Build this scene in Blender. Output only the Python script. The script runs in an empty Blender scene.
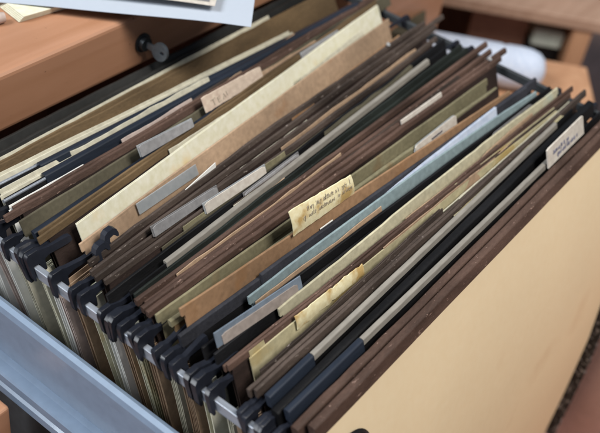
import bpy, math, random
from mathutils import Vector, Matrix, noise
random.seed(7)
S = bpy.context.scene
COL = S.collection
HCAM = 0.3441
# ------------------------------------------------------------------ materials
MATS = {}
def node_mat(name, base, var=0.18, rough=0.75, scale=60.0, bump=0.15, metallic=0.0, fibre=0.0,
             wear=None, wear_at=0.66, wear_scale=90.0, stretch=(1, 1, 1), coat=0.0, trans=0.0, spec=None, stain=None, stain_at=0.60, stain_scale=28):
    if name in MATS: return MATS[name]
    m = bpy.data.materials.new(name); m.use_nodes = True
    nt = m.node_tree; N = nt.nodes; L = nt.links
    b = N['Principled BSDF']; b.inputs['Transmission Weight'].default_value = trans
    tc = N.new('ShaderNodeTexCoord'); mp = N.new('ShaderNodeMapping'); mp.inputs['Scale'].default_value = stretch
    L.new(tc.outputs['Object'], mp.inputs['Vector'])
    n1 = N.new('ShaderNodeTexNoise'); n1.inputs['Scale'].default_value = scale * 0.25; n1.inputs['Detail'].default_value = 6
    n2 = N.new('ShaderNodeTexNoise'); n2.inputs['Scale'].default_value = scale * 6; n2.inputs['Detail'].default_value = 4
    for n in (n1, n2): L.new(mp.outputs['Vector'], n.inputs['Vector'])
    r = N.new('ShaderNodeValToRGB')
    d = [max(0, c * (1 - var * 1.5)) for c in base]; l = [min(1, c * (1 + var)) for c in base]
    r.color_ramp.elements[0].position = 0.30; r.color_ramp.elements[0].color = (*d, 1)
    r.color_ramp.elements[1].position = 0.70; r.color_ramp.elements[1].color = (*l, 1)
    L.new(n1.outputs['Fac'], r.inputs['Fac'])
    col = r.outputs['Color']
    # fine mottling
    mx = N.new('ShaderNodeMixRGB'); mx.blend_type = 'OVERLAY'; mx.inputs['Fac'].default_value = 0.35 + fibre
    L.new(col, mx.inputs['Color1']); L.new(n2.outputs['Fac'], mx.inputs['Color2']); col = mx.outputs['Color']
    if stain:
        n4 = N.new('ShaderNodeTexNoise'); n4.inputs['Scale'].default_value = stain_scale; n4.inputs['Detail'].default_value = 5
        L.new(tc.outputs['Object'], n4.inputs['Vector'])
        r4 = N.new('ShaderNodeValToRGB'); r4.color_ramp.elements[0].position = stain_at; r4.color_ramp.elements[1].position = stain_at + 0.12
        L.new(n4.outputs['Fac'], r4.inputs['Fac'])
        m4 = N.new('ShaderNodeMixRGB'); L.new(r4.outputs['Color'], m4.inputs['Fac']); L.new(col, m4.inputs['Color1'])
        m4.inputs['Color2'].default_value = (*stain, 1); col = m4.outputs['Color']
    if wear:
        n3 = N.new('ShaderNodeTexNoise'); n3.inputs['Scale'].default_value = wear_scale * 4; n3.inputs['Detail'].default_value = 8
        n3.inputs['Roughness'].default_value = 0.7
        L.new(mp.outputs['Vector'], n3.inputs['Vector'])
        r3 = N.new('ShaderNodeValToRGB'); r3.color_ramp.elements[0].position = wear_at; r3.color_ramp.elements[1].position = wear_at + 0.06
        L.new(n3.outputs['Fac'], r3.inputs['Fac'])
        m3 = N.new('ShaderNodeMixRGB'); L.new(r3.outputs['Color'], m3.inputs['Fac']); L.new(col, m3.inputs['Color1'])
        m3.inputs['Color2'].default_value = (*wear, 1); col = m3.outputs['Color']
    L.new(col, b.inputs['Base Color'])
    rr = N.new('ShaderNodeMapRange'); rr.inputs['To Min'].default_value = max(0.05, rough - 0.12); rr.inputs['To Max'].default_value = min(1, rough + 0.12)
    L.new(n1.outputs['Fac'], rr.inputs['Value']); L.new(rr.outputs['Result'], b.inputs['Roughness'])
    b.inputs['Metallic'].default_value = metallic
    b.inputs['Coat Weight'].default_value = coat
    b.inputs['Specular IOR Level'].default_value = spec if spec is not None else (.22 if rough >= .5 else .45)
    bp = N.new('ShaderNodeBump'); bp.inputs['Strength'].default_value = bump; bp.inputs['Distance'].default_value = 0.0006
    L.new(n2.outputs['Fac'], bp.inputs['Height']); L.new(bp.outputs['Normal'], b.inputs['Normal'])
    MATS[name] = m; return m
A3 = (1, 3, 3)
M = dict(
 brown=node_mat('dark brown pressboard', (.048, .031, .026), .35, .62, 70, .3, wear=(.26, .19, .16), wear_at=.62, wear_scale=40, stretch=A3),
 redbrown=node_mat('reddish brown pressboard', (.090, .054, .041), .35, .62, 70, .3, wear=(.33, .22, .18), wear_at=.62, wear_scale=40, stretch=A3),
 mauve=node_mat('greyish brown pressboard', (.070, .052, .043), .35, .6, 70, .3, wear=(.3, .25, .22), wear_at=.62, wear_scale=40, stretch=A3),
 brownShade=node_mat('shaded brown pressboard', (.030, .019, .016), .35, .66, 70, .3, wear=(.13, .09, .07), wear_at=.66, wear_scale=40, stretch=A3),  # cover board darkened in its colour to stand for shade between folders
 olivebrown=node_mat('olive brown card', (.125, .082, .042), .3, .7, 60, .25, stretch=A3),
 olive=node_mat('olive card', (.185, .165, .10), .3, .75, 60, .25, stain=(.18, .12, .06)),
 oliveDark=node_mat('dark olive card', (.085, .075, .05), .3, .7, 60, .25),
 black=node_mat('black card', (.008, .008, .009), .4, .5, 60, .25, wear=(.09, .09, .09), wear_at=.68, stretch=A3),
 blackgreen=node_mat('green black card', (.018, .022, .019), .4, .55, 60, .25, wear=(.13, .14, .12), wear_at=.66, stretch=A3),
 navy=node_mat('navy plastic', (.018, .024, .037), .3, .36, 40, .08, wear=(.10, .11, .13), wear_at=.70, stretch=(.4, 3, 3)),
 navycloth=node_mat('navy bookcloth', (.035, .036, .045), .35, .7, 80, .4, wear=(.09, .09, .10), wear_at=.66),
 hook=node_mat('black hook plastic', (.011, .013, .020), .3, .38, 60, .1, wear=(.06, .065, .075), wear_at=.70),
 greybar=node_mat('light grey plastic', (.25, .23, .20), .2, .45, 40, .08, wear=(.16, .14, .12), wear_at=.68, stretch=(.5, 2, 2)),
 cream=node_mat('cream paper', (.70, .675, .53), .07, .85, 40, .12, stain=(.68, .55, .32), stain_at=.64),
 creamold=node_mat('old cream paper', (.52, .49, .385), .12, .85, 40, .12),
 white=node_mat('white paper', (.78, .77, .73), .06, .8, 40, .1),
 printer=node_mat('bright white paper', (.43, .475, .545), .01, .75, 40, .03, fibre=-.32),
 bluewhite=node_mat('bluish white paper', (.52, .58, .70), .06, .75, 40, .1),
 pinkish=node_mat('pinkish paper', (.46, .37, .33), .1, .8, 40, .1),
 kraft=node_mat('kraft card', (.385, .265, .175), .18, .72, 50, .2, stain=(.30, .15, .07), stain_at=.66),
 orange=node_mat('orange brown card', (.285, .17, .095), .2, .72, 50, .2, stain=(.24, .12, .05)),
 teal=node_mat('pale teal card', (.225, .29, .305), .14, .7, 50, .15),
 palegreen=node_mat('pale green tan card', (.47, .43, .30), .12, .75, 50, .15, stain=(.36, .46, .42), stain_at=.62),
 manila=node_mat('yellowed manila', (.45, .40, .25), .18, .8, 50, .2, stain=(.38, .28, .11)),
 tan=node_mat('tan pressboard', (.775, .63, .42), .025, .68, 30, .22, stain=(.71, .545, .35), stain_at=.60, stain_scale=14, fibre=-.28, wear=(.64, .49, .32), wear_at=.75, wear_scale=16),
 labelyellow=node_mat('yellowed label paper', (.74, .66, .42), .12, .8, 60, .2, stain=(.46, .31, .12), stain_at=.50, stain_scale=75),
 labelbeige=node_mat('beige label paper', (.56, .45, .36), .1, .8, 50, .15),
 labelgrey=node_mat('grey label paper', (.27, .265, .27), .12, .6, 50, .15),
 labelwhite=node_mat('off white label paper', (.56, .51, .45), .08, .75, 50, .15),
 labelpink=node_mat('dull pink label paper', (.33, .28, .25), .12, .75, 50, .15),
 tabplastic=node_mat('clouded tab plastic', (.55, .58, .60), .15, .28, 40, .06, coat=.3, trans=.55),
 tabblue=node_mat('blue grey tab plastic', (.17, .21, .26), .15, .3, 40, .06, coat=.3),
 tabgrey=node_mat('grey tab plastic', (.16, .155, .155), .15, .35, 40, .06, coat=.2),
 ink=node_mat('ink', (.03, .03, .05), .1, .6, 40, 0),
 inkbrown=node_mat('faded ink', (.31, .265, .21), .1, .7, 40, 0),
 steel=node_mat('blue grey painted steel', (.18, .242, .335), .012, .36, 22, .05, coat=.15, fibre=-.2, wear=(.13, .16, .19), wear_at=.73, wear_scale=14),
 rail=node_mat('bare rail steel', (.34, .37, .42), .12, .35, 40, .1, metallic=.45, wear=(.3, .3, .3), wear_at=.66, stretch=(3, .4, 3)),
 metal=node_mat('dull key metal', (.20, .225, .25), .25, .42, 60, .1, metallic=.7),
 darkmetal=node_mat('dark lock metal', (.07, .08, .09), .25, .4, 60, .1, metallic=.7),
 inside=node_mat('shaded side and dark rail', (.05, .055, .06), .2, .6, 30, .1),
 chipped=node_mat('chipped dark bar', (.022, .021, .023), .4, .5, 60, .4, wear=(.34, .34, .35), wear_at=.535, wear_scale=60, stretch=(1, 1, 1)),
 rivet=node_mat('bright rivet', (.75, .75, .73), .05, .3, 60, 0, metallic=.6),
)
def wood(name, a, c, rough=.42, axis='X', scale=9):
    m = bpy.data.materials.new(name); m.use_nodes = True
    nt = m.node_tree; N = nt.nodes; L = nt.links; b = N['Principled BSDF']
    tc = N.new('ShaderNodeTexCoord'); mp = N.new('ShaderNodeMapping')
    mp.inputs['Scale'].default_value = (.8, 9, 9) if axis == 'X' else (9, 9, .8)
    L.new(tc.outputs['Object'], mp.inputs['Vector'])
    n = N.new('ShaderNodeTexNoise'); n.inputs['Scale'].default_value = scale; n.inputs['Detail'].default_value = 9; n.inputs['Distortion'].default_value = .6
    L.new(mp.outputs['Vector'], n.inputs['Vector'])
    n2 = N.new('ShaderNodeTexNoise'); n2.inputs['Scale'].default_value = 4; n2.inputs['Detail'].default_value = 4
    L.new(tc.outputs['Object'], n2.inputs['Vector'])
    r = N.new('ShaderNodeValToRGB'); r.color_ramp.elements[0].position = .3; r.color_ramp.elements[1].position = .75
    r.color_ramp.elements[0].color = (*a, 1); r.color_ramp.elements[1].color = (*c, 1)
    L.new(n.outputs['Fac'], r.inputs['Fac'])
    mx = N.new('ShaderNodeMixRGB'); mx.blend_type = 'OVERLAY'; mx.inputs['Fac'].default_value = .5
    L.new(r.outputs['Color'], mx.inputs['Color1']); L.new(n2.outputs['Fac'], mx.inputs['Color2'])
    n3 = N.new('ShaderNodeTexNoise'); n3.inputs['Scale'].default_value = 230; n3.inputs['Detail'].default_value = 3
    L.new(tc.outputs['Object'], n3.inputs['Vector'])
    r3 = N.new('ShaderNodeValToRGB'); r3.color_ramp.elements[0].position = .70; r3.color_ramp.elements[1].position = .76
    L.new(n3.outputs['Fac'], r3.inputs['Fac'])
    m3 = N.new('ShaderNodeMixRGB'); L.new(r3.outputs['Color'], m3.inputs['Fac']); L.new(mx.outputs['Color'], m3.inputs['Color1'])
    m3.inputs['Color2'].default_value = (a[0] * .5, a[1] * .5, a[2] * .5, 1)
    L.new(m3.outputs['Color'], b.inputs['Base Color'])
    rr = N.new('ShaderNodeMapRange'); rr.inputs['To Min'].default_value = rough - .1; rr.inputs['To Max'].default_value = rough + .18
    L.new(n2.outputs['Fac'], rr.inputs['Value']); L.new(rr.outputs['Result'], b.inputs['Roughness'])
    bp = N.new('ShaderNodeBump'); bp.inputs['Strength'].default_value = .12; bp.inputs['Distance'].default_value = .001
    L.new(n.outputs['Fac'], bp.inputs['Height']); L.new(bp.outputs['Normal'], b.inputs['Normal'])
    return m
M['wood'] = wood('orange veneer', (.350, .172, .094), (.425, .222, .135))
M['woodred'] = wood('reddish veneer', (.15, .062, .042), (.23, .105, .072), .5)
M['woodtan'] = wood('tan desk veneer', (.36, .215, .145), (.46, .295, .21), .5)
M['wooddark'] = wood('dark brown veneer', (.22, .110, .070), (.30, .150, .095), .6)
M['woodlight'] = wood('light brown veneer', (.42, .215, .115), (.52, .29, .165), .5, 'Z')
M['traywood'] = wood('reddish brown tray', (.60, .40, .35), (.68, .46, .41), .55)
M['floor'] = wood('brown floor', (.36, .235, .19), (.45, .31, .26), .55, scale=5)
# ------------------------------------------------------------------ geometry helpers
def yb(e): return .0725 + (e - .12) * (.262 - .0725) / .26     # foot of a hanging sheet whose head is at e
HANG = .350
def fan(x, e, d):
    """point d metres down a sheet whose head lies at depth e in the drawer (the sheets fan out towards the cabinet)"""
    D = e - yb(e); q = d / HANG
    p = 2 + .9 * max(0, min(1, (.2 - e) / .08))
    f = p * q if q < 0 else 1 - (1 - min(q, 1)) ** p
    return Vector((x, e - D * f, -d * .95))
class MB:
    def __init__(s): s.v = []; s.f = []; s.sm = []
    def add(s, vs, fs, smooth=False):
        o = len(s.v); s.v += [Vector(v) for v in vs]
        s.f += [tuple(i + o for i in f) for f in fs]; s.sm += [smooth] * len(fs)
    def grid(s, P, nx, nz, smooth=True, flip=False):
        fs = []
        for i in range(nx):
            for j in range(nz):
                a = i * (nz + 1) + j; q = (a, a + 1, a + nz + 2, a + nz + 1)
                fs.append(q[::-1] if flip else q)
        s.add(P, fs, smooth)
    def box(s, a, b, bev=0.0, rot=None, org=None):
        x0, y0, z0 = a; x1, y1, z1 = b; e = bev
        if e <= 0:
            vs = [(x, y, z) for x in (x0, x1) for y in (y0, y1) for z in (z0, z1)]
            fs = [(0, 1, 3, 2), (4, 6, 7, 5), (0, 4, 5, 1), (2, 3, 7, 6), (0, 2, 6, 4), (1, 5, 7, 3)]
        else:
            import bmesh
            bm = bmesh.new(); bmesh.ops.create_cube(bm, size=1)
            for v in bm.verts: v.co = Vector(((x0 + x1) / 2 + v.co.x * (x1 - x0), (y0 + y1) / 2 + v.co.y * (y1 - y0), (z0 + z1) / 2 + v.co.z * (z1 - z0)))
            bmesh.ops.bevel(bm, geom=bm.edges[:], offset=e, segments=3, affect='EDGES', profile=.5)
            vs = [v.co.copy() for v in bm.verts]; fs = [tuple(v.index for v in f.verts) for f in bm.faces]; bm.free()
        if rot is not None:
            vs = [rot @ (Vector(v) - org) + org for v in vs]
        s.add(vs, fs, False)
    def prism(s, prof, at, smooth=False):
        """prof: closed list of 2d points; at(u, v, k) with k = 0/1 gives the two ends"""
        n = len(prof)
        vs = [at(u, v, 0) for u, v in prof] + [at(u, v, 1) for u, v in prof]
        fs = [(i, (i + 1) % n, n + (i + 1) % n, n + i) for i in range(n)]
        s.add(vs, fs, smooth); s.add(vs[:n], [tuple(range(n))[::-1]]); s.add(vs[n:], [tuple(range(n))])
    def tube(s, pts, r, n=10, caps=True):
        rings = []
        for i, p in enumerate(pts):
            p = Vector(p); t = (Vector(pts[min(i + 1, len(pts) - 1)]) - Vector(pts[max(i - 1, 0)])).normalized()
            a = t.cross(Vector((0, 0, 1))); a = a.normalized() if a.length > 1e-4 else Vector((1, 0, 0)); b = t.cross(a)
            rr = r[i] if isinstance(r, (list, tuple)) else r
            rings += [p + (a * math.cos(k * 2 * math.pi / n) + b * math.sin(k * 2 * math.pi / n)) * rr for k in range(n)]
        fs = [(i * n + k, i * n + (k + 1) % n, (i + 1) * n + (k + 1) % n, (i + 1) * n + k) for i in range(len(pts) - 1) for k in range(n)]
        s.add(rings, fs, True)
        if caps:
            s.add(rings[:n], [tuple(range(n))]); s.add(rings[-n:], [tuple(range(n))])
def root_loc(o):
    l = Vector((0, 0, 0))
    while o: l += o.location; o = o.parent
    return l
def build(name, mb, mat, parent=None, at_base=True):
    me = bpy.data.meshes.new(name); o = bpy.data.objects.new(name, me); COL.objects.link(o)
    if parent: o.parent = parent; off = root_loc(parent)
    else:
        lo = [min(v[i] for v in mb.v) for i in range(3)]; hi = [max(v[i] for v in mb.v) for i in range(3)]
        off = Vector(((lo[0] + hi[0]) / 2, (lo[1] + hi[1]) / 2, lo[2])); o.location = off
    me.from_pydata([tuple(v - off) for v in mb.v], [], mb.f)
    me.polygons.foreach_set('use_smooth', mb.sm); me.materials.append(mat)
    import bmesh
    bm = bmesh.new(); bm.from_mesh(me); bmesh.ops.recalc_face_normals(bm, faces=bm.faces[:]); bm.to_mesh(me); bm.free()
    me.update(); return o
def tag(o, label, cat, group=None):
    o['label'] = label; o['category'] = cat
    if group: o['group'] = group
    return o
def thing(name, loc, label, cat, group=None):
    o = bpy.data.objects.new(name, None); COL.objects.link(o); o.location = loc; o.empty_display_size = .02
    return tag(o, label, cat, group)
# ------------------------------------------------------------------ sheets, bars, hooks, tabs
class Line:
    """head line of one hanging sheet: depth eL at x=.245 and eR at x=.592, rise rL/rR above the bar height, bow of the middle"""
    def __init__(s, eL, eR, rL=0, rR=0, bow=0, wav=.0004, seed=0):
        s.eL, s.eR, s.rL, s.rR, s.bow, s.wav, s.seed = eL, eR, rL, rR, bow, wav, seed
    def e(s, x):
        t = (x - .245) / .347
        return s.eL + (s.eR - s.eL) * t + s.bow * 4 * t * (1 - t) + s.wav * noise.noise(Vector((x * 13, s.seed * 3.7, 0)))
    def r(s, x):
        t = (x - .245) / .347
        return s.rL + (s.rR - s.rL) * t + s.wav * (.55 * noise.noise(Vector((x * 75, s.seed * 1.9, 4))) + .7 * noise.noise(Vector((x * 11, s.seed * 2.3, 8))))
def sheet(mb, ln, x0, x1, th=.0008, top=0.0, h=.215, nx=30, nz=7, wav=.0010, ragged=0.0, skew=0.0, roundc=0.0):
    F = []; B = []
    for i in range(nx + 1):
        s = i / nx; x = x0 + (x1 - x0) * s; e = ln.e(x)
        tt = top - ln.r(x) + ragged * noise.noise(Vector((x * 60, ln.seed * 1.3, 2)))
        if roundc:
            for xe in (x0, x1):
                dd = abs(x - xe)
                if dd < roundc: tt += roundc - math.sqrt(max(0, roundc ** 2 - (roundc - dd) ** 2))
        for j in range(nz + 1):
            q = (j / nz) ** 1.4
            d = tt + (h - tt) * q
            w = wav * q * noise.noise(Vector((x * 9, d * 16, ln.seed * 2.1)))
            k = 1 - .45 * max(0, d) / HANG
            xs = x + skew * q
            F.append(fan(xs, e - th / 2 * k + w, d)); B.append(fan(xs, e + th / 2 * k + w, d))
    mb.grid(F, nx, nz, True); mb.grid(B, nx, nz, True, True)
    n1 = nz + 1
    def rim(idx):
        a = [F[i] for i in idx]; b = [B[i] for i in idx]; n = len(idx)
        mb.add(a + b, [(i, i + 1, n + i + 1, n + i) for i in range(n - 1)])
    rim([i * n1 for i in range(nx + 1)]); rim([i * n1 + nz for i in range(nx + 1)])
    rim(list(range(n1))); rim([nx * n1 + j for j in range(n1)])
def bar(mb, ln, x0, x1, w, hb, up=.0004, nx=30, off=0.0):
    """rounded strip along a head line: w thick, hb tall"""
    prof = []
    r = w / 2
    for k in range(7):
        a = math.pi * k / 6; prof.append((math.cos(a) * r, -up - (math.sin(a) ** .6 * r * .45) + r * .45))
    prof += [(-r * .9, hb), (r * .9, hb)]
    n = len(prof); V = []
    for i in range(nx + 1):
        x = x0 + (x1 - x0) * i / nx; e = ln.e(x) + off; rise = ln.r(x)
        V += [fan(x, e + u * 1.0, d - rise) for u, d in prof]
    fs = [(i * n + k, i * n + (k + 1) % n, (i + 1) * n + (k + 1) % n, (i + 1) * n + k) for i in range(nx) for k in range(n)]
    sm = [k < 6 for i in range(nx) for k in range(n)]
    o = len(mb.v); mb.v += V; mb.f += [tuple(a + o for a in f) for f in fs]; mb.sm += sm
    mb.add(V[:n], [tuple(range(n))]); mb.add(V[-n:], [tuple(range(n))])
RAILZ = -.0105
def hook(parent, e, rise, side, xe, mat, th=.0034, big=1.0, drop=0.0, slope=0.0, shift=None):
    """plastic end hook riding over the rail; side -1 left, +1 right; xe = end of the bar"""
    import bmesh
    xr = .2310 if side < 0 else .618
    s = -side
    t_ = -.0036 - drop * .7 + .0016 * (big - 1) * 4; o_ = .0046 * big; dn = RAILZ - .0062 * big
    P = [(xe + s * .014, -.0085 + min(rise, .002)), (xe + s * .014, -.0052 + min(rise, .002)), (xe, -.0052 - drop * .7), (xr + s * .0060, t_ - .0008), (xr + s * .0036, t_), (xr - s * .0026, t_),
         (xr - s * o_, t_ - .0022), (xr - s * o_, dn + .0012), (xr - s * (o_ - .0008), dn), (xr - s * .0030, dn),
         (xr - s * .0024, RAILZ - .001), (xr - s * .0022, RAILZ + .0006), (xr + s * .0022, RAILZ + .0006), (xr + s * .0026, RAILZ - .003), (xr + s * .0052, RAILZ - .004), (xr + s * .0060, RAILZ + .0022)]
    if shift: P = [(xr + (p[0] - xr) * .55 + shift[0], (p[1] - RAILZ) * 1.25 + RAILZ + shift[1]) for p in P]
    for _ in range(1):      # round the outline
        P = [q for i in range(len(P)) for q in ((P[i][0] * .84 + P[(i + 1) % len(P)][0] * .16, P[i][1] * .84 + P[(i + 1) % len(P)][1] * .16),
                                                (P[i][0] * .16 + P[(i + 1) % len(P)][0] * .84, P[i][1] * .16 + P[(i + 1) % len(P)][1] * .84))]
    bm = bmesh.new(); fr = []
    for k in (0, 1):
        fr.append([bm.verts.new((p[0], e + (k - .5) * th, p[1])) for p in P])
    for fv in fr:
        for v in fv: v.co.y += slope * v.co.z
    n = len(P)
    bm.faces.new(fr[0]); bm.faces.new(fr[1][::-1])
    for i in range(n): bm.faces.new((fr[0][i], fr[0][(i + 1) % n], fr[1][(i + 1) % n], fr[1][i]))
    bmesh.ops.recalc_face_normals(bm, faces=bm.faces[:])
    eds = [ed for ed in bm.edges if abs(ed.verts[0].co.y - ed.verts[1].co.y) < 1e-6]
    bmesh.ops.bevel(bm, geom=eds, offset=.0004, segments=2, affect='EDGES', profile=.5)
    mb = MB(); bm.verts.index_update()
    mb.add([v.co.copy() for v in bm.verts], [tuple(v.index for v in f.verts) for f in bm.faces], True); bm.free()
    o = build('hook', mb, mat, parent)
    try: o.data.set_sharp_from_angle(angle=math.radians(35))
    except Exception: pass
    return o
def unproj_d(e, yp):
    d = 0       # depth below the head at which a point of the sheet is seen on the level of the bars at yp
    for _ in range(40):
        p = fan(0, e, d); d += (p.y * HCAM / (HCAM - p.z) - yp) / 1.4
    return d
def plate(mb, x0, x1, eL, eR, dt, db, th, tilt=0.0, round_=.0, ragged=0.0, seed=0, nx=22, nz=4, curl=0.0):
    """small upright slip; dt/db = (left,right) depth of top/bottom edge below the bar level"""
    F = []; B = []
    for i in range(nx + 1):
        s = i / nx; x = x0 + (x1 - x0) * s
        a = dt[0] + (dt[1] - dt[0]) * s; b = db[0] + (db[1] - db[0]) * s
        if ragged: a += ragged * noise.noise(Vector((x * 220, seed, 0))); b += ragged * noise.noise(Vector((x * 260, seed + 5, 0)))
        if round_:
            L = abs(x1 - x0) * min(s, 1 - s)
            if L < round_: a += round_ - math.sqrt(round_ ** 2 - (round_ - L) ** 2)
        for j in range(nz + 1):
            q = j / nz; d = a + (b - a) * q
            e = eL + (eR - eL) * s + tilt * (1 - q) + curl * 4 * q * (1 - q)
            F.append(fan(x, e - th / 2, d)); B.append(fan(x, e + th / 2, d))
    mb.grid(F, nx, nz, True); mb.grid(B, nx, nz, True, True); n1 = nz + 1
    def rim(idx):
        a = [F[i] for i in idx]; b = [B[i] for i in idx]; n = len(idx)
        mb.add(a + b, [(i, i + 1, n + i + 1, n + i) for i in range(n - 1)])
    rim([i * n1 for i in range(nx + 1)]); rim([i * n1 + nz for i in range(nx + 1)]); rim(list(range(n1))); rim([nx * n1 + j for j in range(n1)])
    return F, nx, nz
GLYPH = [[(0, 1), (0, 0)], [(0, 0), (.1, 1), (.5, .2), (.6, 1), (.7, 0)], [(0, .9), (.1, .1), (.5, .1), (.6, .9)], [(.6, .9), (.1, .8), (0, .3), (.3, 0), (.6, .2)], [(0, 0), (.3, 1), (.6, 0)],
         [(0, .5), (.5, .6), (.4, 1), (.1, .8), (.1, .2), (.5, 0)], [(0, 1), (.3, .5), (.6, 1), (.3, .5), (.25, -.5)], [(.1, 1.5), (.1, 0), (.4, .1)], [(0, 1), (.6, 1), (0, 0), (.6, 0)], [(0, 0), (0, 1), (.5, .9), (.5, .5), (0, .5)]]
def scribble(parent, pos, rows, mat, seed=0, w=.00035, kind='hand'):
    """rows of small worn handwriting: (s0, s1, q, height) on the slip"""
    rnd = random.Random(seed); mb = MB()
    for s0, s1, q, hgt in rows:
        if kind == 'block':
            mb.tube([pos(s0 + (s1 - s0) * i / 8, q + hgt * .3 * math.sin(i * 2.2)) for i in range(9)], w * 1.6, 6); continue
        s = s0
        while s < s1:
            lw = rnd.uniform(.016, .026); g = rnd.choice(GLYPH); k = rnd.uniform(.75, 1.2)
            mb.tube([pos(s + u * lw + v * lw * .35, q + hgt * (1 - 2 * v * k)) for u, v in g], w, 5)
            s += lw * rnd.uniform(.85, 1.1) + (rnd.uniform(.02, .05) if rnd.random() < .18 else 0)
    return build('handwriting', mb, mat, parent)
def letters(parent, pos, strokes, mat, w):
    mb = MB()
    for st in strokes: mb.tube([pos(*p) for p in st], w, 6)
    return build('handwriting', mb, mat, parent)
def add_tab(folder, ln, x0, x1, yt, ybm, pl, ins=None, front=.0022, name='tab', th=.0005, round_=.0, label=None, inset=(.015, .05), ragged=0, seed=0, tilt=0, curl=0, flare=0):
    """yt/ybm: (left,right) depths at which top and bottom edge are seen on bar level"""
    eL, eR = ln.e(x0) - front, ln.e(x1) - front
    dt = (unproj_d(eL, yt[0]), unproj_d(eR, yt[1])); db = (unproj_d(eL, ybm[0]), unproj_d(eR, ybm[1]))
    def px(x, d):   # keep the slip's seen x: higher things look further right
        z = -d * .93; return x * (HCAM - z) / HCAM
    X0, X1 = px(x0, dt[0]), px(x1, dt[1])
    mb = MB(); plate(mb, X0, X1, eL, eR, dt, db, th, tilt, round_, ragged, seed, curl=curl)
    t = build(name, mb, pl, folder)
    if label: t['label'] = label
    if ins:
        s0, q0 = inset; m2 = MB()
        i0 = X0 + (X1 - X0) * s0; i1 = X1 - (X1 - X0) * s0
        lp = lambda p, s: p[0] + (p[1] - p[0]) * s
        a = [lp(dt, s0) + (lp(db, s0) - lp(dt, s0)) * q0, lp(dt, 1 - s0) + (lp(db, 1 - s0) - lp(dt, 1 - s0)) * q0]
        plate(m2, i0, i1, lp((eL, eR), s0) - .0006, lp((eL, eR), 1 - s0) - .0006, a, db, .0004, tilt * (1 - q0), .0008)
        build('label_slip', m2, ins, t)
    def pos(s, q):
        x = X0 + (X1 - X0) * s; a = dt[0] + (dt[1] - dt[0]) * s; b = db[0] + (db[1] - db[0]) * s
        return fan(x, eL + (eR - eL) * s + tilt * (1 - q) + curl * 4 * q * (1 - q) - th / 2 - (.0006 if ins else .0) - .0003, a + (b - a) * q)
    return t, pos
FN = [0]; RH = random.Random(3)
def folder(label, panels, mat, barmat=None, w=.0019, hb=.008, x0=.2415, x1=None, hooks=True, rods=None, cat='hanging folder', hang=.335,
           name='hanging_folder', wav=.001, th=.0009, hookmat=None, barx=None, fixbar=False, hook_th=.0026, big=1.0, right=False, left=True, top=.001, hl=None):
    FN[0] += 1
    if x1 is None: x1 = RH.uniform(.590, .605)
    if x0 == .2415: x0 = RH.uniform(.2395, .2455)
    lines = []
    for k, p in enumerate(panels):
        lines.append(p if isinstance(p, Line) else Line(p[0], p[1], RH.uniform(-.0022, .0012), RH.uniform(-.0022, .0012), bow=RH.uniform(-.0007, .0007), wav=.0009, seed=FN[0] * 2 + k))
    if barmat in (M['greybar'], M['navy']):
        for l in lines: l.wav = .0002
    em = sum(l.e(.42) for l in lines) / len(lines)
    t = thing(name, (.42, yb(em), fan(.42, em, HANG).z), label, cat, 'hanging folders in the drawer')
    mb = MB()
    for l in lines: sheet(mb, l, x0 + .002, x1 - .002, th, top, hang, wav=wav)
    if len(lines) > 1:      # bottom fold joining the two walls
        a, b = lines[0], lines[-1]; n = 12; P = []
        for i in range(n + 1):
            x = x0 + .002 + (x1 - x0 - .004) * i / n
            p, q = fan(x, a.e(x), hang), fan(x, b.e(x), hang)
            P += [p, (p + q) / 2 + Vector((0, 0, -.004)), q]
        mb.grid(P, n, 2)
    build('cover', mb, mat, t)
    if w:
        for l in lines:
            b0, b1 = barx or (x0 - max(0, RH.uniform(-.008, .009)), x1 + max(.006, RH.uniform(-.004, .030)))
            if fixbar: b0, b1 = x0, x1
            m2 = MB(); bar(m2, l, b0, b1, w, hb); build('top_bar', m2, barmat or mat, t)
    for k, l in enumerate(lines):
        if hooks and (k == 0 or RH.random() < .25):
            hx = min(x0, hl or x0)
            if left: hook(t, l.e(.235) + RH.uniform(-.0016, .0016), l.r(.24), -1, hx, hookmat or M['hook'], hook_th, big * RH.uniform(.8, 1.15), RH.uniform(.0, .0024), RH.uniform(.2, .75))
            if right and k == 0: hook(t, l.e(.615), 0, 1, x1, hookmat or M['hook'], hook_th * .9, big * RH.uniform(.7, .9), .0035, .3)
    if rods:
        for l, (r0, r1) in zip(lines, rods):
            m3 = MB(); m3.tube([fan(r0 + (r1 - r0) * k / 6, l.e(r0 + (r1 - r0) * k / 6), .002) for k in range(7)], .0011, 8)
            build('rod', m3, M['rail'], t)
    return t, lines
def papers(name, label, ln, x0, x1, mat, n=4, gap=.0007, th=.0003, top=.0, ragged=.0, cat='papers', group=None, hang=.325, jit=.003, nx=20, wav=.0006, roundc=0, skew=0):
    mb = MB(); rnd = random.Random(int(ln.seed * 10) + n)
    for k in range(n):
        l2 = Line(ln.eL + (k - (n - 1) / 2) * gap, ln.eR + (k - (n - 1) / 2) * gap, ln.rL, ln.rR, ln.bow, ln.wav, ln.seed)
        j = rnd.uniform(0, jit) if k else 0; j2 = rnd.uniform(0, jit) if k else 0
        sheet(mb, l2, x0 + j, x1 - j2, th, top + rnd.uniform(0, jit) * (k < n - 1 and n > 1), hang - rnd.uniform(0, jit), nx, 6, wav, ragged, skew, roundc)
    o = build(name, mb, mat); return tag(o, label, cat, group)
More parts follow.
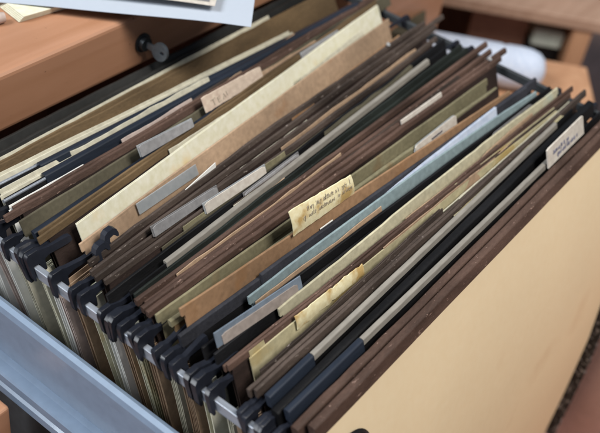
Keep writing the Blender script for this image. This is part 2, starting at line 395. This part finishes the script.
# ------------------------------------------------------------------ the drawer
dr = thing('file_drawer', (.42, .2, -.262), 'pulled out file drawer with blue grey steel side and bare hanging rails', 'drawer')
mb = MB()   # left side: folded steel sheet with rounded lip
prof = [(.2205, -.100), (.2205, -.040), (.2195, -.0365), (.2170, -.0350), (.2145, -.0362), (.2135, -.0395), (.2135, -.0455), (.2160, -.0480),
        (.2160, -.0770), (.2178, -.0780), (.2178, -.0795), (.2140, -.0808), (.2085, -.0815), (.2075, -.0828), (.2075, -.0885), (.2100, -.0898), (.2100, -.0915), (.2075, -.0930), (.2075, -.0985), (.2085, -.100)]
mb.prism(prof, lambda u, v, k: (u, (.425, -.13)[k], v))
build('side_panel', mb, M['steel'], dr)
mb = MB(); mb.box((.2220, -.128, -.375), (.2245, .420, -.101)); build('tray_side', mb, M['inside'], dr)  # tray wall coloured dark in place of the shadow below the steel
mb = MB(); mb.box((.6555, -.128, -.375), (.6585, .420, -.090)); mb.box((.2250, -.128, -.375), (.655, .420, -.372))
mb.box((.2250, .418, -.3715), (.655, .420, -.09)); build('drawer_tray', mb, M['traywood'], dr)
for x, m in ((.2310, 'rail'), (.6180, 'inside')):
    mb = MB(); mb.box((x - .0018, -.125 if m == 'rail' else .131, -.0170), (x + .0018, .415, -.0105), .0006); build('rail', mb, M[m], dr)
mb = MB(); mb.box((.190, -.155, -.378), (.66, -.131, .020), .003); build('front_panel', mb, M['wood'], dr)
# ------------------------------------------------------------------ cabinet
cb = thing('wooden_cabinet', (.37, .70, -.78), 'orange brown wooden filing cabinet with a key in its top rail', 'cabinet')
mb = MB(); mb.box((.02, .3830, -.003), (.86, 1.02, .0365), .0034); build('top_board', mb, M['wood'], cb)
mb = MB(); mb.box((.664, .3845, -.78), (.859, .405, -.0035), .002); build('front_stile', mb, M['wood'], cb)
mb = MB(); mb.box((.021, .3845, -.78), (.186, .405, -.0035), .002); build('front_stile', mb, M['wood'], cb)
mb = MB(); mb.box((.10, .280, -.78), (.2000, .300, -.090), .002); tag(build('wooden_post', mb, M['wood']), 'orange brown wooden post at the bottom left corner, outside the steel drawer side', 'post')
mb = MB(); mb.box((.022, .4055, -.78), (.040, 1.018, -.0035)); mb.box((.84, .4055, -.78), (.858, 1.018, -.0035)); mb.box((.041, 1.0, -.78), (.839, 1.018, -.0035)); build('side_wall', mb, M['wooddark'], cb)
# lock and key (key is held by the lock: its own thing)
c = Vector((.4020, .383, .0150))
lk = MB(); lk.tube([c + Vector((0, .004, 0)), c + Vector((0, -.0015, 0))], .0066, 28); lk.tube([c + Vector((0, -.001, 0)), c + Vector((0, -.0045, 0))], [.0052, .0047], 24)
build('lock_barrel', lk, M['darkmetal'], cb)
ky = MB(); ax = Vector((.18, -1, -.12)).normalized()
side = ax.cross(Vector((0, 0, 1))).normalized(); up = side.cross(ax)
k0 = c + Vector((0, -.0046, 0))
def kp(a, s_, z_): return k0 + ax * a + side * s_ + up * z_
blade = [(0, -.0021), (.0055, -.0021), (.0055, .0021), (0, .0021)]
ky.prism(blade, lambda u, v, k: kp(u, (k - .5) * .0018, v))
ring = []; nR = 26
for k in range(nR):
    a = 2 * math.pi * k / nR; ring.append((.0105 + .0058 * math.cos(a), .0066 * math.sin(a)))
hole = [(.0125 + .0016 * math.cos(2 * math.pi * k / nR), .0016 * math.sin(2 * math.pi * k / nR)) for k in range(nR)]
for sgn in (0, 1):
    ky.add([kp(u, (sgn - .5) * .0026, v) for u, v in ring] + [kp(u, (sgn - .5) * .0026, v) for u, v in hole], [(i, (i + 1) % nR, nR + (i + 1) % nR, nR + i) for i in range(nR)])
for R_ in (ring, hole):
    ky.add([kp(u, -.0013, v) for u, v in R_] + [kp(u, .0013, v) for u, v in R_], [(i, (i + 1) % nR, nR + (i + 1) % nR, nR + i) for i in range(nR)], True)
tag(build('key', ky, M['metal']), 'small grey metal key with round bow sticking out of the cabinet lock', 'key')
# papers on the cabinet top
def flat_sheet(name, corner, u, v, lu, lv, z, mat, label, droop, cat='paper', th=.0003, seed=0):
    u = Vector((*u, 0)).normalized(); v = Vector((*v, 0)).normalized(); n = 24; F = []; B = []
    for i in range(n + 1):
        for j in range(n + 1):
            p = Vector((*corner, 0)) + u * lu * i / n + v * lv * j / n
            zz = z + droop(i / n * lu, j / n * lv) + .0006 * noise.noise(Vector((p.x * 20, p.y * 20, seed)))
            F.append(Vector((p.x, p.y, zz + th))); B.append(Vector((p.x, p.y, zz)))
    mb = MB(); mb.grid(F, n, n, True); mb.grid(B, n, n, True, True); n1 = n + 1
    for idx in ([i * n1 for i in range(n1)], [i * n1 + n for i in range(n1)], list(range(n1)), [n * n1 + j for j in range(n1)]):
        a = [F[i] for i in idx]; b = [B[i] for i in idx]; mb.add(a + b, [(i, i + 1, n1 + i + 1, n1 + i) for i in range(n)])
    o = build(name, mb, mat)
    return tag(o, label, cat) if label else o, (lambda a, b, dz=.0005: Vector((*corner, 0)) + u * a + v * b + Vector((0, 0, z + droop(a, b) + dz + th)))
flat_sheet('paper_sheet', (.428, .315), (-.587, .81), (.81, .587), .42, .297, .0392, M['printer'],
           'blank bluish white sheet on the cabinet top, its corner jutting over the drawer', lambda a, b: .004 + .004 * math.cos(a * 14) + .0 * b)
prn, pp = flat_sheet('printed_sheet', (.4225, .341), (-.56, .83), (.83, .56), .21, .15, .0492, M['labelwhite'], 'printed cream page with dark border lying on the blank white sheet', lambda a, b: .003 * math.cos(a * 12))
mb = MB()
for (a0, b0, a1, b1) in ((.004, .004, .20, .010), (.004, .010, .010, .14), (.016, .016, .19, .019), (.016, .019, .019, .13), (.030, .03, .17, .09)):
    mb.add([pp(a0 + (a1 - a0) * i / 12, b, .0006) for i in range(13) for b in (b0, b1)], [(2 * i, 2 * i + 2, 2 * i + 3, 2 * i + 1) for i in range(12)])
build('print', mb, node_mat('grey print', (.16, .15, .16), .4, .8, 120, 0), prn)
ck = MB()
for k in range(5):
    ck.box((.334 + .0006 * k, .4215 - .0004 * k, .0368 + .0009 * k), (.400, .470, .03755 + .0009 * k), .0002, Matrix.Rotation(math.radians(-8), 3, 'Z'), Vector((.333, .4225, 0)))
tag(build('booklet', ck, M['cream']), 'small stack of cream cards under the white sheet at the top left corner', 'booklet')
pc = MB(); pc.tube([(.304, .436, .0405), (.324, .428, .0405), (.3275, .4268, .0405)], [.0036, .0036, .003], 12)
tag(build('pen', pc, M['pinkish']), 'dull pink pen end beside the cream cards at the top left corner', 'pen')
# ------------------------------------------------------------------ the files, from the cabinet outwards
f, _ = folder('black folder hanging first, right against the cabinet front', [(.3755, .3790), (.3685, .3755)], M['black'], node_mat('dark grey bar', (.022, .022, .021), .3, .5, 40, .1), w=.0016, right=True)
papers('cream_file', 'cream paper file between the black folder by the cabinet and the olive brown folder', Line(.3612, .3705, seed=3), .250, .5225, M['creamold'], 5, .0006, cat='papers', top=.0005)
folder('olive brown folder showing a wide plain face between two cream files', [(.3590, .3672), (.3568, .3648)], M['olivebrown'], w=.0011, hb=.005)
papers('cream_file', 'cream paper file with square right end between olive brown and navy folders', Line(.3515, .3415, seed=5), .248, .516, M['creamold'], 5, .0006, top=.0005)
folder('folder with two navy plastic bars, just in front of the cream files', [(.3470, .3395), (.3425, .3372)], M['black'], M['navy'], w=.0036, hb=.009, barx=(.279, .590), rods=[(.250, .281), (.252, .306)])
papers('white_file', 'greyish white paper file between two navy bars at the left', Line(.3392, .3358, seed=7), .247, .560, M['creamold'], 6, .0006, top=.0002)
folder('folder with one navy plastic bar and white rod end, two folders behind the beige tab', [(.3340, .3346)], M['black'], M['navy'], w=.0036, hb=.009, barx=(.275, .590), rods=[(.246, .277)])
papers('white_slip_bundle', 'short white papers poking out behind the thin reddish folder at far left', Line(.3268, .3260, seed=8), .243, .300, M['white'], 4, .0005, top=.0005, hang=.19)
f, l = folder('thin reddish brown folder in the far left group, behind the scuffed olive one', [(.3242, .3338), (.3196, .3322)], M['brownShade'], M['redbrown'], w=.0015, hb=.003)
f, l = folder('dark olive card folder with scuffed face, left of the cream file', [(.3128, .3304)], M['oliveDark'], w=.0012)
f, l = folder('black plastic barred folder carrying the beige card tab with pen marks', [(.3045, .3288)], M['black'], M['navy'], w=.0030, hb=.008, big=1.15, right=True)
t, pos = add_tab(f, l[0], .3995, .4595, (.3275, .3272), (.3142, .3163), M['labelbeige'], front=.0020, round_=.0004, th=.0006, label='beige card tab with pen marks', ragged=.0004, seed=3)
letters(t, pos, [[(.15, .40), (.155, .80)], [(.115, .42), (.19, .36)], [(.22, .44), (.225, .80)], [(.225, .46), (.26, .40)], [(.225, .62), (.255, .58)], [(.225, .80), (.265, .74)],
                 [(.30, .78), (.325, .38), (.345, .72)], [(.37, .36), (.375, .66)]], M['inkbrown'], .00022)
f, l = folder('brown folder with tan edge and two grey tabs, directly behind the tall cream file', [(.3005, .3272), (.2970, .3252)], M['brownShade'], M['olivebrown'], w=.0012, hb=.003)
add_tab(f, l[1], .3325, .3785, (.3188, .3165), (.3095, .3100), M['tabplastic'], M['labelgrey'], front=.0015, label='grey plastic tab at left')
add_tab(f, l[1], .4955, .5450, (.3195, .3213), (.3085, .3110), M['tabplastic'], M['labelgrey'], front=.0015, label='grey plastic tab at right')
papers('cream_file', 'tall pale cream paper file, the widest light band in the drawer', Line(.2885, .3215, seed=12, bow=.0005), .2590, .6005, M['cream'], 2, .0006, top=-.001, jit=.0004, wav=.0008)
f, l = folder('kraft brown folder directly in front of the tall cream file, with clear tab', [Line(.2775, .3055, seed=13, bow=.001)], M['kraft'], w=.0010, hb=.004, x0=.250, x1=.590, fixbar=True, big=1.1, th=.0011, right=True)
for k, (hx, hy, hz) in enumerate(((.2590, .2690, .0020), (.2500, .2660, .0000))):
    m4 = MB(); pj_ = [(0, -.013), (-.0006, .0015), (.0008, .0036), (.0030, .0046), (.0072, .0048), (.0090, .0036), (.0096, .0014), (.0092, .0000), (.0078, .0002), (.0072, .0012), (.0060, .0018), (.0034, .0014), (.0028, 0), (.0030, -.013)]
    m4.prism(pj_, lambda u, v, q: Vector((hx + u, hy + (q - .5) * .0034 + v * .5, hz + v))); build('hook', m4, M['hook'], f)
add_tab(f, l[0], .2945, .3455, (.2810, .2830), (.2735, .2755), M['tabplastic'], None, front=.0025, label='clouded clear plastic tab')
mb = MB(); plate(mb, .311, .352, .2695, .2718, (.0005, -.0035), (.010, .010), .0004, 0, 0, seed=2, curl=.001)
tag(build('paper_slip', mb, M['white']), 'torn white paper corner poking up between the kraft folder and brown bars', 'paper')
f, l = folder('dark brown folder with double bar, first in front of the kraft folder', [Line(.2642, .2845, .0005, -.0005, bow=.0025, wav=.0008, seed=14), Line(.2600, .2800, 0, -.001, bow=.0012, wav=.0008, seed=14.5)], M['brownShade'], M['mauve'], w=.0016, hb=.0025, x1=.605)
mb = MB(); p = fan(.555, l[0].e(.555) - .001, -.0012); mb.tube([p, p + Vector((0, -.0006, .0008))], .0016, 12); build('rivet', mb, M['rivet'], f)
f, l = folder('dark brown folder with grey and white tabs, second in front of kraft folder', [(.2558, .2742), (.2512, .2645)], M['brownShade'], M['mauve'], w=.0016, hb=.0025, x1=.590)
add_tab(f, l[0], .2865, .3400, (.2625, .2618), (.2555, .2568), M['tabgrey'], M['labelgrey'], front=.0022, label='dark grey tab')
add_tab(f, l[1], .3215, .3762, (.2562, .2552), (.2490, .2492), M['tabplastic'], M['labelwhite'], front=.0022, label='pale grey tab')
f, l = folder('black folder with grey tab, behind the long light grey bar', [(.2430, .2590)], M['black'], w=.0014, right=True)
add_tab(f, l[0], .3455, .4015, (.2465, .2490), (.2385, .2412), M['tabgrey'], M['labelgrey'], front=.0020, label='dull grey tab')
f, l = folder('black folder with long light grey plastic bar in mid drawer', [Line(.2362, .2535, .0005, .0005, wav=.0002, seed=27)], M['black'], M['greybar'], w=.0027, hb=.0030, barx=(.272, .562), big=1.1)
f, l = folder('green black folder just in front of the long light grey bar', [(.2322, .2462), (.2308, .2425)], M['blackgreen'], w=.0012, right=True)
f, l = folder('wide reddish brown folder behind the riveted brown folder', [(.2298, .2340), (.2262, .2272)], M['brownShade'], M['redbrown'], w=.0022, hb=.003, x1=.606)
f, l = folder('brown folder with a bright rivet and white tab at its right end', [(.2222, .2212), (.2190, .2172)], M['brownShade'], M['redbrown'], w=.0024, hb=.003, x1=.604)
add_tab(f, l[0], .4800, .5320, (.2232, .2228), (.2165, .2160), M['labelwhite'], None, front=.0024, label='white card tab', th=.0008)
mb = MB(); p = fan(.5985, l[0].e(.5985) - .001, -.0012); mb.tube([p, p + Vector((0, -.0006, .0010))], .0016, 12); build('rivet', mb, M['rivet'], f)
f, l = folder('olive card folder, its plain face directly behind the yellowed handwritten label', [Line(.2150, .2088, seed=33)], M['olive'], w=.0013, hb=.004, x1=.574, fixbar=True)
f, l = folder('olive tan folder with a pale rounded tab at the right half', [(.2068, .1992)], M['olivebrown'], M['olive'], w=.0022, hb=.003, x1=.572, fixbar=True)
t, pos = add_tab(f, l[0], .4620, .5170, (.2018, .2022), (.1948, .1952), M['tabplastic'], M['labelwhite'], front=.0022, label='pale tab with a short dark mark', round_=.004)
scribble(t, pos, [(.38, .62, .45, .05)], M['ink'], 6, .00028, 'block')
f, l = folder('orange tan folder carrying the yellowed handwritten label, left end standing up', [Line(.1995, .1885, .0105, .0, seed=35)], M['orange'], w=.0012, hb=.004, x0=.2455, fixbar=True, x1=.572, hooks=True, th=.0011)
t, pos = add_tab(f, l[0], .3515, .4065, (.2180, .2128), (.2032, .2014), M['labelyellow'], None, front=.0021, label='yellowed torn label with faded handwriting', th=.0006, round_=.0003, ragged=.0005, seed=4, curl=-.001)
scribble(t, pos, [(.24, .95, .24, .075), (.16, .66, .52, .07), (.72, .95, .50, .07)], M['inkbrown'], 5, .00013)
mb = MB(); plate(mb, .3515, .3630, l[0].e(.352) - .0016, l[0].e(.363) - .0016, (-.002, -.002), (.0035, .0030), .0004, 0, 0, seed=6); build('backing_slip', mb, M['white'], t)
folder('plain navy black folder crossing below the orange tan face at left', [Line(.1974, .1866, .0, -.002, seed=35.5)], M['black'], M['navycloth'], w=.0022, hb=.006)
f, l = folder('navy cloth folder with raised left corner, between orange tan and teal ones', [Line(.1955, .1838, .004, 0, seed=36)], M['navycloth'], w=.0020, x0=.298, x1=.588, hooks=False, fixbar=True)
papers('paper_sheet', 'bluish white sheet rising behind the right half of the pale teal folder', Line(.1924, .1757, -.0105, .0105, seed=37, bow=.0036), .400, .536, M['bluewhite'], 2, .0006, top=0, roundc=.0)
f, l = folder('pale teal card folder with gently curved top edge', [Line(.1910, .1745, 0, .001, bow=.0035, seed=38)], M['teal'], w=.0012, hb=.004, x0=.283, x1=.586, th=.0012, hooks=False, fixbar=True)
f, l = folder('black folder with big blue grey tab at its left end', [Line(.1842, .1728, .0006, -.001, seed=39), Line(.1785, .1695, -.001, -.001, seed=39.4)], M['black'], M['black'], w=.0014, hook_th=.0032, big=1.1, right=True)
add_tab(f, l[1], .2525, .3150, (.1870, .1815), (.1795, .1745), M['tabblue'], M['labelpink'], front=.0020, label='blue grey plastic tab with dull pink slip', inset=(.06, .30))
add_tab(f, l[1], .5120, .5740, (.1725, .1710), (.166, .165), M['tabgrey'], None, front=.0015, label='dark grey rounded tab', round_=.006)
f, l = folder('pale tan folder with greenish right end and uneven top edge', [Line(.1738, .1660, .001, .002, bow=.0015, seed=40, wav=.0012)], M['palegreen'], w=.0012, hb=.004, x0=.287, x1=.602, th=.0012, hooks=False, fixbar=True)
f, l = folder('brown folder hanging between pale tan folder and yellowed manila file', [(.1700, .1606), (.1684, .1582)], M['brownShade'], M['redbrown'], w=.0013, hb=.003)
f = papers('manila_file', 'yellowed manila file with torn label edge, near left end', Line(.1668, .1560, seed=42, bow=.0008), .2540, .580, M['manila'], 4, .0006, top=.0, cat='papers')
mb = MB(); plate(mb, .2880, .3460, .1636, .1622, (-.0018, -.0010), (.0055, .0055), .0005, 0, 0, .0012, 9, curl=-.0006); build('torn_label', mb, M['labelyellow'], f)
f, l = folder('brown folder with double bar between manila file and light grey bar', [(.1530, .1525), (.1498, .1502)], M['brownShade'], M['mauve'], w=.0018, hb=.004)
f, l = folder('black folder with long grey bar and navy left sleeve, near the front', [Line(.1428, .1474, .0012, .001, wav=.0002, seed=45)], M['black'], M['greybar'], w=.0027, hb=.0030, barx=(.275, .560), big=1.1)
mb = MB(); bar(mb, l[0], .240, .2745, .0034, .006, nx=8); build('sleeve', mb, M['navy'], f)
f, l = folder('black folder between the two light grey bars near the front', [Line(.1372, .1424, -.0016, -.0012, wav=.0004, seed=46)], M['black'], M['black'], w=.0046, hb=.009, big=1.2, right=True)
f, l = folder('black folder with pale grey bar and white label, near front', [Line(.1318, .1318, .0006, .0004, wav=.0002, seed=47)], M['black'], M['greybar'], w=.0027, hb=.0030, barx=(.301, .522), big=1.1)
mb = MB(); bar(mb, l[0], .240, .3005, .0034, .006, nx=8); build('sleeve', mb, M['navy'], f)
t, pos = add_tab(f, l[0], .5265, .5860, (.1378, .1385), (.1280, .1284), M['labelwhite'], None, front=.0030, label='off white label with two blurred lines of writing', th=.0009, round_=.0006)
scribble(t, pos, [(.14, .60, .40, .085), (.24, .78, .68, .08)], node_mat('blue grey ink', (.20, .20, .27), .1, .7, 40, 0), 11, .00022)
f, l = folder('brown pressboard folder behind the last tan faced one, near front', [(.1248, .1260)], M['redbrown'], w=.0042, hb=.0092, x0=.241, x1=.606, th=.0014, wav=.0004)
f, l = folder('last folder in front, broad tan face under a reddish brown bar', [Line(.1186, .1198, seed=91, wav=.0003)], M['tan'], M['redbrown'], w=.0044, hb=.0075, x0=.241, x1=.634, th=.0014, wav=.0012, fixbar=True, hang=.368)
mb = MB(); V = []; nS = 150
for i in range(nS + 1):
    dd = .006 + .361 * i / nS; p = fan(.6335, l[0].e(.6335) + .0006, dd); a = .0012 * noise.noise(Vector((dd * 190, 3, 1))) + .0006 * noise.noise(Vector((dd * 600, 1, 2)))
    for (dx, dy) in ((0, 0), (0, -.0085 + a), (.0016, -.0090 + a), (.0024, 0)): V.append(p + Vector((dx, dy, 0)))
mb.add(V, [(i * 4 + m, i * 4 + (m + 1) % 4, (i + 1) * 4 + (m + 1) % 4, (i + 1) * 4 + m) for i in range(nS) for m in range(4)]); mb.add(V[:4], [(0, 1, 2, 3)]); mb.add(V[-4:], [(0, 1, 2, 3)])
build('side_binding', mb, M['chipped'], f)
mb = MB(); n = 36; cxh, cdh = .2625, .0385
for r0, r1, l0, l1 in ((0, .0150, .0010, .0010), (.0150, .0168, .0010, .0020), (.0168, .0182, .0020, .0006)):
    V = []
    for k in range(n):
        a = 2 * math.pi * k / n
        for r, lf_ in ((r0, l0), (r1, l1)): V.append(fan(cxh + r * math.cos(a), l[0].e(cxh) - .0012 - lf_, cdh + r * math.sin(a)))
    mb.add(V, [(2 * k, 2 * k + 1, (2 * k + 3) % (2 * n), (2 * k + 2) % (2 * n)) for k in range(n)], True)
build('finger_ring', mb, M['black'], f)
# ------------------------------------------------------------------ papers inside the folders, seen as edges below the left rail
B = [(.3790, .3810, 'white', 'white'), (.3715, .376, 'creamold', 'cream'), (.3650, .369, 'white', 'white'), (.3545, .358, 'white', 'white'), (.3450, .341, 'pinkish', 'dull pink'), (.3380, .3365, 'white', 'white'), (.3310, .3345, 'cream', 'pale cream'),
     (.3220, .333, 'creamold', 'cream'), (.3090, .3295, 'cream', 'pale cream'), (.2990, .3262, 'white', 'white'), (.2930, .322, 'pinkish', 'dull pink'), (.2835, .313, 'kraft', 'kraft brown'), (.2705, .295, 'cream', 'pale cream'), (.2616, .2818, 'white', 'white'), (.2535, .2693, 'white', 'white'),
     (.2470, .2617, 'kraft', 'kraft brown'), (.2396, .2563, 'cream', 'pale cream'), (.2280, .2300, 'olive', 'olive'), (.2205, .2190, 'kraft', 'kraft brown'), (.2105, .2038, 'creamold', 'cream'),
     (.1970, .1857, 'kraft', 'kraft brown'), (.1858, .1725, 'cream', 'pale cream'), (.1692, .1597, 'creamold', 'cream'), (.1605, .1548, 'kraft', 'kraft brown'), (.1480, .1490, 'kraft', 'kraft brown'), (.1345, .1350, 'kraft', 'kraft brown'), (.1280, .1285, 'orange', 'orange brown')]
for i, (a, b, m, cn) in enumerate(B):
    out = random.random() < .6
    papers('paper_bundle', 'bundle of %s papers inside a hanging folder, edges showing below the left rail' % cn, Line(a, b, seed=60 + i), (.2335 if out else .2375) + random.uniform(0, .0035), .598, M[m], random.choice((8, 9, 11)), .00066, .00036,
           top=.016 + random.uniform(0, .014), hang=.325, jit=.0030, nx=14, wav=.0022, skew=random.uniform(-.012, .012), group='%s paper bundles under the left rail' % cn)
# loose page edges sticking up between the folders
SL = [(.3400, .3362, .300, .420, .002, .0035, 'creamold', 'thin cream page edge sticking up between the navy bars'), (.3275, .3318, .330, .395, .001, .002, 'pinkish', 'dull pink page edge behind the reddish folder, far left group'),
      (.3160, .3255, .420, .520, .002, .001, 'kraft', 'kraft page edge beside the scuffed olive folder'), (.2826, .3120, .470, .560, -.001, .001, 'creamold', 'cream page edge between the tall cream file and the kraft folder, right half'),
      (.2660, .2870, .430, .575, .001, .0022, 'orange', 'orange brown page edge in front of the kraft folder, right half'), (.2612, .2812, .250, .335, .0015, .0005, 'kraft', 'kraft page edge at the left ends of the dark brown folders'),
      (.2490, .2625, .300, .395, .000, .002, 'olive', 'olive page edge under the row of grey tabs'), (.2412, .2575, .430, .545, .0012, .0025, 'oliveDark', 'dark olive page edge right of the dull grey tab'),
      (.2278, .2303, .270, .420, .0012, .0018, 'kraft', 'kraft page edge inside the wide reddish brown folder, left half'), (.2240, .2240, .400, .560, .001, .003, 'mauve', 'greyish brown page edge beside the riveted folder'),
      (.2040, .1975, .420, .570, -.002, .001, 'brown', 'brown page edge in front of the olive tan folder, right half'), (.1830, .1735, .250, .300, -.001, -.003, 'kraft', 'kraft page edge beneath the blue grey tab at the left'),
      (.1715, .1638, .400, .560, -.001, .0015, 'kraft', 'kraft page edge just in front of the pale tan folder'), (.1560, .1545, .250, .420, .001, .003, 'mauve', 'greyish brown page edge in front of the yellowed manila file'),
      (.1512, .1515, .300, .560, .000, .001, 'olivebrown', 'olive brown page edge behind the front grey bar'), (.1460, .1488, .420, .575, .001, .002, 'manila', 'yellowish page edge beside the front grey bar, right half')]
for i, (a, b, x0, x1, ra, rb, m, lab) in enumerate(SL):
    tL = (x0 - .245) / .347; tR = (x1 - .245) / .347; ra -= .0009; rb -= .0009; k = (rb - ra) / (tR - tL)
    papers('page_edge', lab, Line(a, b, ra - k * tL, ra - k * tL + k, seed=120 + i, wav=.0012), x0, x1, M[m], 1 + i % 2, .0008, .0005, top=.0005, ragged=.0004, jit=.002, hang=.25)
rs = random.Random(21)
for m, cn, cnt in (('mauve', 'greyish brown', 10), ('oliveDark', 'charcoal olive', 7), ('creamold', 'dusty cream', 7), ('kraft', 'faded kraft', 6)):
    for q in range(cnt):
        e0 = rs.choice((.3225, .3185, .3100, .2990, .2950, .2680, .2620, .2575, .2530, .2490, .2465, .2400, .2345, .2283, .2248, .2206, .2176, .2080, .2030, .1880, .1765, .1712, .1660, .1562, .1516, .1480)) + rs.uniform(-.0008, .0008)
        x0 = rs.uniform(.247, .45); x1 = min(.60, x0 + rs.uniform(.06, .2)); eR = e0 + (.026 if e0 > .28 else .018 if e0 > .252 else .012 if e0 > .232 else -.002 if e0 > .21 else -.008 if e0 > .16 else -.001)
        ra, rb = rs.uniform(-.0030, .0004), rs.uniform(-.0030, .0008); tL = (x0 - .245) / .347; tR = (x1 - .245) / .347; kk = (rb - ra) / (tR - tL)
        papers('page_edge', 'thin %s page edge caught between hanging folders' % cn, Line(e0, eR, ra - kk * tL, ra - kk * tL + kk, seed=200 + q * 1.7 + cnt, wav=.0010), x0, x1, M[m], 1, .0008, .0005, top=.0003, ragged=.0003, jit=.002, hang=.22, group='%s page edges between the folders' % cn)
# ------------------------------------------------------------------ background
R0 = Vector((.888, .325, 0)); d = Vector((.511, -.860, 0)); n_ = Vector((.860, .511, 0))
def obox(mb, org, u0, u1, n0, n1, z0, z1, bev=0.0):
    ang = math.atan2(d.y, d.x)
    mb.box((org.x + u0, org.y + n0, z0), (org.x + u1, org.y + n1, z1), bev, Matrix.Rotation(ang, 3, 'Z'), Vector((org.x, org.y, 0)))
# local axes of obox: x along d, y along its left normal (= n_)
be = thing('wooden_bench', (R0.x, R0.y, -.78), 'light brown wooden bench beside the drawer carrying a paper roll', 'bench')
mb = MB(); obox(mb, R0, -.30, .125, -.10, .075, -.212, -.192, .002); build('bench_top', mb, M['woodlight'], be)
for u0 in (-.29, .095):
    for n0 in (-.09, .045):
        mb = MB(); obox(mb, R0, u0, u0 + .025, n0, n0 + .025, -.78, -.2125, .002); build('leg', mb, M['woodlight'], be)
ro = MB(); bx_ = MB(); obox(bx_, R0, -.175, -.085, -.085, -.02, -.1915, -.105, .003); tag(build('carton', bx_, M['oliveDark']), 'dark grey green box blurred on the bench, left of the white roll', 'box')
R_ = .0235; ctr = R0 + Vector((0, 0, -.192 + R_ + .0005)); n = 40
prof = [(-.17, .0), (-.17, .9), (-.168, 1), (-.02, 1), (.008, 1), (.010, .965), (.014, .965), (.016, 1), (.030, 1), (.042, .96), (.051, .84), (.057, .62), (.0598, .30), (.0602, 0)]
V = []
for a, k in prof:
    for i in range(n):
        t = 2 * math.pi * i / n; w_ = 1 + .02 * noise.noise(Vector((a * 30, math.cos(t) * 2, math.sin(t) * 2)))
        V.append(ctr + d * a + (n_ * math.cos(t) + Vector((0, 0, 1)) * math.sin(t)) * R_ * max(k, .001) * min(w_, 1))
ro.add(V, [(i * n + k, i * n + (k + 1) % n, (i + 1) * n + (k + 1) % n, (i + 1) * n + k) for i in range(len(prof) - 1) for k in range(n)], True)
tag(build('paper_roll', ro, M['bluewhite']), 'bluish white roll with a rounded end lying behind the right ends of the folders', 'roll')
D0 = Vector((1.157, .547, 0))
dk = thing('wooden_desk', (D0.x + .3, D0.y, -.78), 'tan wooden desk with open compartments, blurred at the upper right', 'desk')
mb = MB(); obox(mb, D0, -.40, .95, .0, .60, -.280, -.262, .002); build('desk_top', mb, M['woodtan'], dk)
mb = MB(); obox(mb, D0, .080, .166, .045, .060, -.78, -.2805); build('drawer_front', mb, M['wooddark'], dk)
mb = MB(); obox(mb, D0, .222, .250, .004, .40, -.78, -.2805, .002); build('desk_leg', mb, M['woodlight'], dk)
mb = MB(); obox(mb, D0, -.02, .022, .004, .40, -.78, -.2805, .002); build('desk_leg', mb, M['woodlight'], dk)
mb = MB(); obox(mb, D0, -.13, -.021, .006, .03, -.40, -.2805, .002); build('apron', mb, M['woodlight'], dk)
mb = MB(); obox(mb, D0, -.39, .221, .42, .44, -.78, -.2805); build('back_panel', mb, M['wooddark'], dk)
mb = MB(); obox(mb, D0, .168, .221, .01, .40, -.412, -.396, .002); build('shelf', mb, M['woodlight'], dk)
cx_ = MB(); obox(cx_, D0, .1675, .2200, .03, .12, -.3958, -.330, .002)
cx2 = MB(); obox(cx2, D0, .172, .218, .025, .10, -.3295, -.302, .003)
tag(build('carton', cx_, M['black']), 'dark box on the desk shelf under a pale one, upper right', 'box')
tag(build('carton', cx2, node_mat('pale green carton', (.55, .60, .52), .1, .7, 30, .1)), 'pale greenish carton tucked under the desk top at upper right', 'box')
for u0 in (.17, .235, .30):
    mb = MB(); p = D0 + d * u0 + n_ * .04; mb.tube([p + Vector((0, 0, -.2768)), p + Vector((0, 0, -.2762))], .003, 12); build('screw', mb, M['darkmetal'], dk)
fl = MB(); fl.box((-6, -6, -.80), (6, 6, -.78)); o = build('floor', fl, M['floor']); o['kind'] = 'structure'
# ------------------------------------------------------------------ camera, light
cam = bpy.data.cameras.new('camera'); co = bpy.data.objects.new('camera', cam); COL.objects.link(co); S.camera = co
r_ = Vector((.60172916, -.78700075, .13620517)); u_ = Vector((.45129687, .47572124, .75499698)); w_ = Vector((.65897888, .39283473, -.64142631))
co.matrix_world = Matrix(((r_.x, u_.x, -w_.x, 0), (r_.y, u_.y, -w_.y, 0), (r_.z, u_.z, -w_.z, HCAM), (0, 0, 0, 1)))
cam.sensor_width = 36; cam.lens = 948.39 / 600 * 36; cam.clip_start = .01; cam.clip_end = 50
cam.dof.use_dof = True; cam.dof.focus_distance = .515; cam.dof.aperture_fstop = 9.0
w = bpy.data.worlds.new('World'); S.world = w; w.use_nodes = True
w.node_tree.nodes['Background'].inputs['Color'].default_value = (.62, .72, .90, 1); w.node_tree.nodes['Background'].inputs['Strength'].default_value = .20
def area(name, loc, target, size, energy, col):
    l = bpy.data.lights.new(name, 'AREA'); l.shape = 'RECTANGLE'; l.size, l.size_y = size; l.energy = energy; l.color = col
    o = bpy.data.objects.new(name, l); COL.objects.link(o); o.location = loc
    o.rotation_euler = (Vector(target) - Vector(loc)).to_track_quat('-Z', 'Y').to_euler(); return o
area('window_light', (-1.4, 1.0, 1.9), (.4, .2, 0), (1.1, 1.0), 76, (.93, .97, 1.0))
area('warm_fill', (.5, -.9, 2.0), (.45, .2, 0), (.8, .8), 54, (1.0, .96, .89))  # warm fill, added to brighten the faces turned to the drawer front
S.view_settings.view_transform = 'Standard'; S.view_settings.look = 'None'; S.view_settings.exposure = 0; S.view_settings.gamma = 1
S.render.engine = 'CYCLES'
